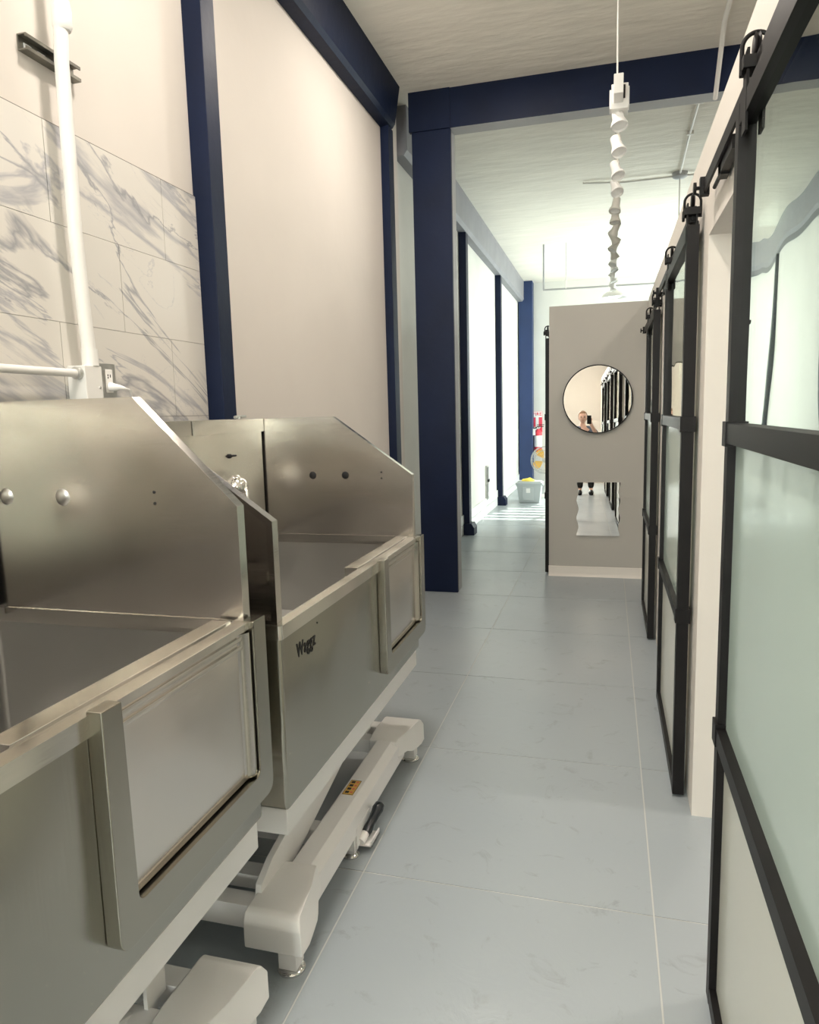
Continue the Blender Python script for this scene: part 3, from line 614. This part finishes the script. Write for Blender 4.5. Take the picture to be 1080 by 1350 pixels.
# ---------------------------------------------------------------- far corner: bin, fan, extinguisher, sign, outlets
t = thing('storage_bin', 'grey plastic storage bin with lid standing by the far wall', 'bin', (-1.235, 11.85, 0))
bm = bm_()
v = [[bm.verts.new((sx*w, sy*d, z)) for sx, sy in ((-1, -1), (1, -1), (1, 1), (-1, 1))] for w, d, z in ((.165, .13, 0), (.20, .165, .31))]
bm.faces.new(v[0]); bm.faces.new(v[1])
for i in range(4): bm.faces.new((v[0][i], v[0][(i+1) % 4], v[1][(i+1) % 4], v[1][i]))
obj('tub_body', bm, 'bin', t, bevel=.012)
obj('lid', box(Box(-.215, .215, -.18, .18, .305, .335), -.19, .19, -.155, .155, .33, .352), 'bin', t, bevel=.006)
obj('rib_panel', Box(-.10, .07, -.168, -.145, .05, .26), 'bin', t)
obj('paper_label', Box(-.045, .02, -.172, -.14, .17, .245), 'sign_white', t)
for s in (-1, 1): obj('handle', Box(s*.20-.02, s*.20+.02, -.07, .07, .27, .305), 'bin', t, bevel=.005)
bm = bm_(); bmesh.ops.create_icosphere(bm, subdivisions=3, radius=1)
for v in bm.verts:
    nz = .85+.25*math.sin(5*v.co.x+2*v.co.y)*math.cos(4*v.co.y)
    v.co = Vector((v.co.x*.11, v.co.y*.08, max(0, v.co.z)*.055*nz))
o = obj('cleaning_cloth', bm, 'yellow_cloth', smooth=60); o.location = (-1.26, 11.82, .353)
tag(o, 'crumpled yellow cloth on top of the grey storage bin', 'cloth')
t = thing('floor_fan', 'white floor fan with orange blades beside the storage bin', 'fan', (-1.06, 12.6, 0))
zc = .64; R = .235
bm = bm_()
for yy, rr in ((-.07, R*.72), (0, R), (.07, R*.95)): torus(bm, (0, yy, zc), rr, .006, 'Y', 36, 6)
for q in range(24):
    a = q*math.pi/12; c, s = math.cos(a), math.sin(a)
    tube(bm, [(.03*c, -.085, zc+.03*s), (R*.72*c, -.07, zc+R*.72*s), (R*c, 0, zc+R*s), (R*.95*c, .07, zc+R*.95*s)], .0022, 4, False)
obj('guard', bm, 'galv', t, smooth=40)
for q in range(4):
    a = q*math.pi/2+.55; bm = bm_()
    P = []
    for rr, wd in ((.045, .25), (.09, .42), (.15, .46), (.195, .36), (.205, .18)):
        P.append([bm.verts.new((rr*math.cos(a+e*wd), -.01+e*.03+k*.004, zc+rr*math.sin(a+e*wd))) for k in (0, 1) for e in (-1, 1)])
    for A, B in zip(P, P[1:]):
        for i, j in ((0, 1), (1, 3), (3, 2), (2, 0)): bm.faces.new((A[i], A[j], B[j], B[i]))
    bm.faces.new([P[0][i] for i in (0, 1, 3, 2)]); bm.faces.new([P[-1][i] for i in (0, 1, 3, 2)])
    obj('blade', bm, 'orange', t)
obj('hub', lathe(bm_(), [(0, .05), (.025, .045), (.04, .02), (.04, -.03), (0, -.03)], 20, Matrix.Translation((0, -.03, zc)) @ look((0, -1, 0))), 'galv', t, smooth=40)
obj('motor', lathe(bm_(), [(0, .06), (.05, .05), (.06, 0), (.06, -.06), (0, -.07)], 20, Matrix.Translation((0, .11, zc)) @ look((0, 1, 0))), 'lamp_white', t, smooth=40)
obj('stand_pole', tube(bm_(), [(0, .11, .03), (0, .11, zc-.05)], .015, 12), 'lamp_white', t, smooth=40)
obj('base', lathe(bm_(), [(0, .03), (.10, .028), (.17, .012), (.18, 0), (0, 0)], 28, Matrix.Translation((0, .11, 0))), 'lamp_white', t, smooth=40)
t = thing('fire_extinguisher', 'red fire extinguisher with white label on the far wall', 'extinguisher', (-1.35, 14.49, .68))
obj('cylinder', lathe(bm_(), [(0, 0), (.07, .0), (.08, .015), (.08, .36), (.07, .40), (.03, .43), (.025, .45), (0, .45)], 24), 'red', t, smooth=40)
obj('label_wrap', lathe(bm_(), [(.0805, .10), (.0805, .32)], 24), 'sign_white', t, smooth=40)
vh = obj('valve', box(tube(bm_(), [(0, 0, .44), (0, 0, .50)], .022, 12), -.02, .11, -.012, .012, .49, .505), 'black', t)
obj('lever', Box(-.02, .12, -.012, .012, .525, .538), 'black', vh)
obj('gauge', lathe(bm_(), [(0, .012), (.018, .012), (.018, 0)], 14, Matrix.Translation((0, -.02, .47)) @ look((0, -1, 0))), 'sign_white', vh)
obj('hose', tube(bm_(), [(-.02, -.0, .48), (-.09, -.02, .46), (-.11, -.03, .36), (-.10, -.04, .18)], .011, 10), 'black', t, smooth=40)
obj('inspection_tag', Box(-.13, -.04, -.098, -.095, .33, .46), 'sign_white', t)
obj('wall_hook', Box(-.02, .02, .05, .109, .30, .36), 'galv', t)
t = thing('fire_sign', 'red and white fire extinguisher arrow sign above the extinguisher', 'sign', (-1.375, 14.598, 1.06))
obj('plate', Box(-.10, .10, -.006, 0, 0, .42), 'sign_red', t)
obj('white_band', Box(-.095, .095, -.0075, -.006, .30, .415), 'sign_white', t)
obj('arrow', prism(bm_(), [(-.03, .30), (-.03, .11), (-.075, .11), (0, .012), (.075, .11), (.03, .11), (.03, .30)], 'Y', -.0085, -.006), 'sign_white', t)
text_mesh('lettering', 'FIRE', .088, 'sign_red', t, Matrix.Translation((-.088, -.0085, .335)) @ Matrix.Rotation(math.pi/2, 4, 'X'), offset=.002)
t = thing('wall_outlet_panel', 'tall grey electrical plate low on the white wall', 'outlet', (X0-.02, 10.30, .22))
obj('plate', Box(0, .03, 0, .14, 0, .50), 'galv', t, bevel=.004)
obj('upper_cover', Box(.03, .045, .015, .125, .30, .48), 'grey_paint', t, bevel=.003)
obj('latch', Box(.03, .05, .02, .12, .26, .30), 'dark', t)
obj('lower_cover', Box(.03, .042, .015, .125, .02, .24), 'grey_paint', t, bevel=.003)
obj('sticker', Box(.042, .044, .06, .12, .05, .11), 'sign_white', t)
# ---------------------------------------------------------------- photographer, seen only in the mirrors
def skin_mesh(name, verts, edges, m, parent, sub=2, root=0):
    me = bpy.data.meshes.new(name); me.from_pydata([v[0] for v in verts], edges, []); o = bpy.data.objects.new(name, me); C.objects.link(o)
    md = o.modifiers.new('skin', 'SKIN'); md.use_smooth_shade = True
    for i, v in enumerate(verts):
        rr = v[1] if isinstance(v[1], tuple) else (v[1], v[1]); me.skin_vertices[0].data[i].radius = rr
    me.skin_vertices[0].data[root].use_root = True
    o.modifiers.new('sub', 'SUBSURF').levels = sub
    bpy.context.view_layer.update()
    nm = bpy.data.meshes.new_from_object(o.evaluated_get(bpy.context.evaluated_depsgraph_get())); nm.name = name
    bpy.data.objects.remove(o); bpy.data.meshes.remove(me)
    nm.materials.clear(); nm.materials.append(M[m])
    for p_ in nm.polygons: p_.use_smooth = True
    q = bpy.data.objects.new(name, nm); C.objects.link(q); q.parent = parent
    return q
pr = thing('person', 'person in black trousers holding up a phone, seen in the mirrors', 'person', (-.10, -.62, 0))
V = [((0, 0, .90), .13), ((0, .0, 1.05), (.12, .10)), ((0, .01, 1.25), (.15, .11)), ((0, 0, 1.36), (.10, .08)), ((0, .005, 1.42), .05), ((0, .02, 1.47), .052),
     ((.17, 0, 1.33), .055), ((.27, .22, 1.17), .043), ((.15, .49, 1.38), .030), ((.13, .53, 1.43), (.022, .032)), ((.12, .555, 1.475), (.018, .034)),
     ((-.17, 0, 1.33), .055), ((-.22, -.02, 1.08), .042), ((-.22, .08, .86), .030), ((-.22, .10, .80), (.02, .034)), ((-.22, .11, .74), (.016, .034)),
     ((.09, 0, .84), .088), ((.095, .01, .48), .058), ((.10, -.02, .09), .038), ((.105, .10, .04), .035),
     ((-.09, 0, .84), .088), ((-.095, .01, .48), .058), ((-.10, -.02, .09), .038), ((-.105, .10, .04), .035)]
E_ = [(0, 1), (1, 2), (2, 3), (3, 4), (4, 5), (2, 6), (6, 7), (7, 8), (8, 9), (9, 10), (2, 11), (11, 12), (12, 13), (13, 14), (14, 15), (0, 16), (16, 17), (17, 18), (18, 19), (0, 20), (20, 21), (21, 22), (22, 23)]
k = len(V)
for hand, tip, side in (((.12, .555, 1.475), Vector((-.15, .012, 1)), 1), ((-.22, .11, .74), Vector((0, .25, -1)), -1)):
    hand = Vector(hand); tip = tip.normalized(); base = 10 if side == 1 else 15
    for i, (off, ln) in enumerate(((-.028, .058), (-.009, .068), (.010, .064), (.028, .050))):
        ac = Vector((0, off, 0)) if side == -1 else Vector((off, 0, 0)); b0 = hand+ac; cur = Vector((0, .018, 0)) if side == 1 else Vector((.016, .01, 0))
        for j, f in enumerate((.35, .7, 1)):
            V.append((tuple(b0+tip*ln*f+cur*f*f), .0088-.001*j)); E_.append((base if j == 0 else k-1, k)); k += 1
    th = Vector((-.035, .0, -.005)) if side == 1 else Vector((0, .035, .01))
    for j, f in enumerate((.6, 1.2)):
        V.append((tuple(hand-tip*.02+th*f+tip*.025*j), .010-.001*j)); E_.append((base-1 if j == 0 else k-1, k)); k += 1
body = skin_mesh('body', V, E_, 'skin', pr)
# head shaped from a sphere and joined to the body mesh
bm = bmesh.new(); bm.from_mesh(body.data)
hb = bmesh.new(); bmesh.ops.create_uvsphere(hb, u_segments=28, v_segments=22, radius=1)
for v in hb.verts:
    x, y, z = v.co; taper = 1-.28*max(0, -z)**1.5
    fx = .076*x*taper; fyy = .092*y*(taper if y > 0 else 1); fz = .112*z
    if y > .3:
        fyy += .020*math.exp(-((x/.16)**2+((z+.12)/.20)**2))           # nose
        fyy -= .008*math.exp(-(((abs(x)-.38)/.16)**2+((z-.06)/.12)**2))  # eye sockets
        fyy += .006*math.exp(-((x/.3)**2+((z+.46)/.07)**2))              # lips
        fyy += .006*math.exp(-((x/.3)**2+((z+.85)/.2)**2))
    v.co = (fx, fyy+.03, fz+1.545)
hm = bpy.data.meshes.new('tmp'); hb.to_mesh(hm); hb.free(); bm.from_mesh(hm)
for s in (-1, 1):
    e = bmesh.ops.create_uvsphere(bm, u_segments=10, v_segments=8, radius=.02)
    for v in e['verts']: v.co = Vector((v.co.x*.4+s*.077, v.co.y*.8+.02, v.co.z*1.5+1.54))
bm.to_mesh(body.data); bm.free()
for p_ in body.data.polygons: p_.use_smooth = True
for s in (-1, 1):
    e = bm_(); bmesh.ops.create_uvsphere(e, u_segments=12, v_segments=8, radius=.011)
    for v in e.verts: v.co = v.co+Vector((s*.029, .108, 1.552))
    obj('eye', e, 'dark', pr, smooth=60)
obj('mouth', prism(bm_(), [(-.022, 1.493), (0, 1.489), (.022, 1.493), (.008, 1.498), (-.008, 1.498)], 'Y', .112, .118), mat('lips', (.5, .2, .18), .5), pr)
hb = bm_(); bmesh.ops.create_uvsphere(hb, u_segments=28, v_segments=22, radius=1)
for v in hb.verts: v.co = Vector((v.co.x*.083, v.co.y*.098+.018, v.co.z*.108+1.562))
bmesh.ops.delete(hb, geom=[v for v in hb.verts if v.co.y > .045 and v.co.z < 1.615 or v.co.z < 1.49], context='VERTS')
hr = obj('hair', hb, 'hair', pr, smooth=80); hr.modifiers.new('thick', 'SOLIDIFY').thickness = .012
skin_mesh('shirt', [((0, 0, .88), (.142, .12)), ((0, 0, 1.05), (.132, .112)), ((0, .01, 1.25), (.16, .12)), ((0, 0, 1.36), (.10, .085)), ((.17, 0, 1.33), .066), ((.25, .16, 1.22), .056), ((-.17, 0, 1.33), .066), ((-.21, -.015, 1.12), .055)],
          [(0, 1), (1, 2), (2, 3), (2, 4), (4, 5), (2, 6), (6, 7)], 'shirt', pr)
skin_mesh('trousers', [((0, 0, .92), (.138, .118)), ((0, 0, .84), .12), ((.09, 0, .80), .10), ((.095, .01, .48), .073), ((.10, -.02, .10), .058), ((-.09, 0, .80), .10), ((-.095, .01, .48), .073), ((-.10, -.02, .10), .058)],
          [(0, 1), (1, 2), (2, 3), (3, 4), (1, 5), (5, 6), (6, 7)], 'trousers', pr)
for s in (-1, 1):
    e = bm_(); bmesh.ops.create_uvsphere(e, u_segments=16, v_segments=12, radius=1)
    for v in e.verts: v.co = Vector((v.co.x*.047+s*.103, v.co.y*.135+.055, max(-.04, v.co.z*.055)+.04))
    obj('shoe', e, 'black', pr, smooth=60)
t = thing('phone', 'dark phone held up by the person in the mirror', 'phone', (0.0, -.028, 1.495))
obj('body', Box(-.036, .036, -.008, 0, -.075, .075), 'black', t, bevel=.003)
obj('camera_bump', Box(-.03, .005, 0, .003, .03, .068), 'rubber', t, bevel=.001)
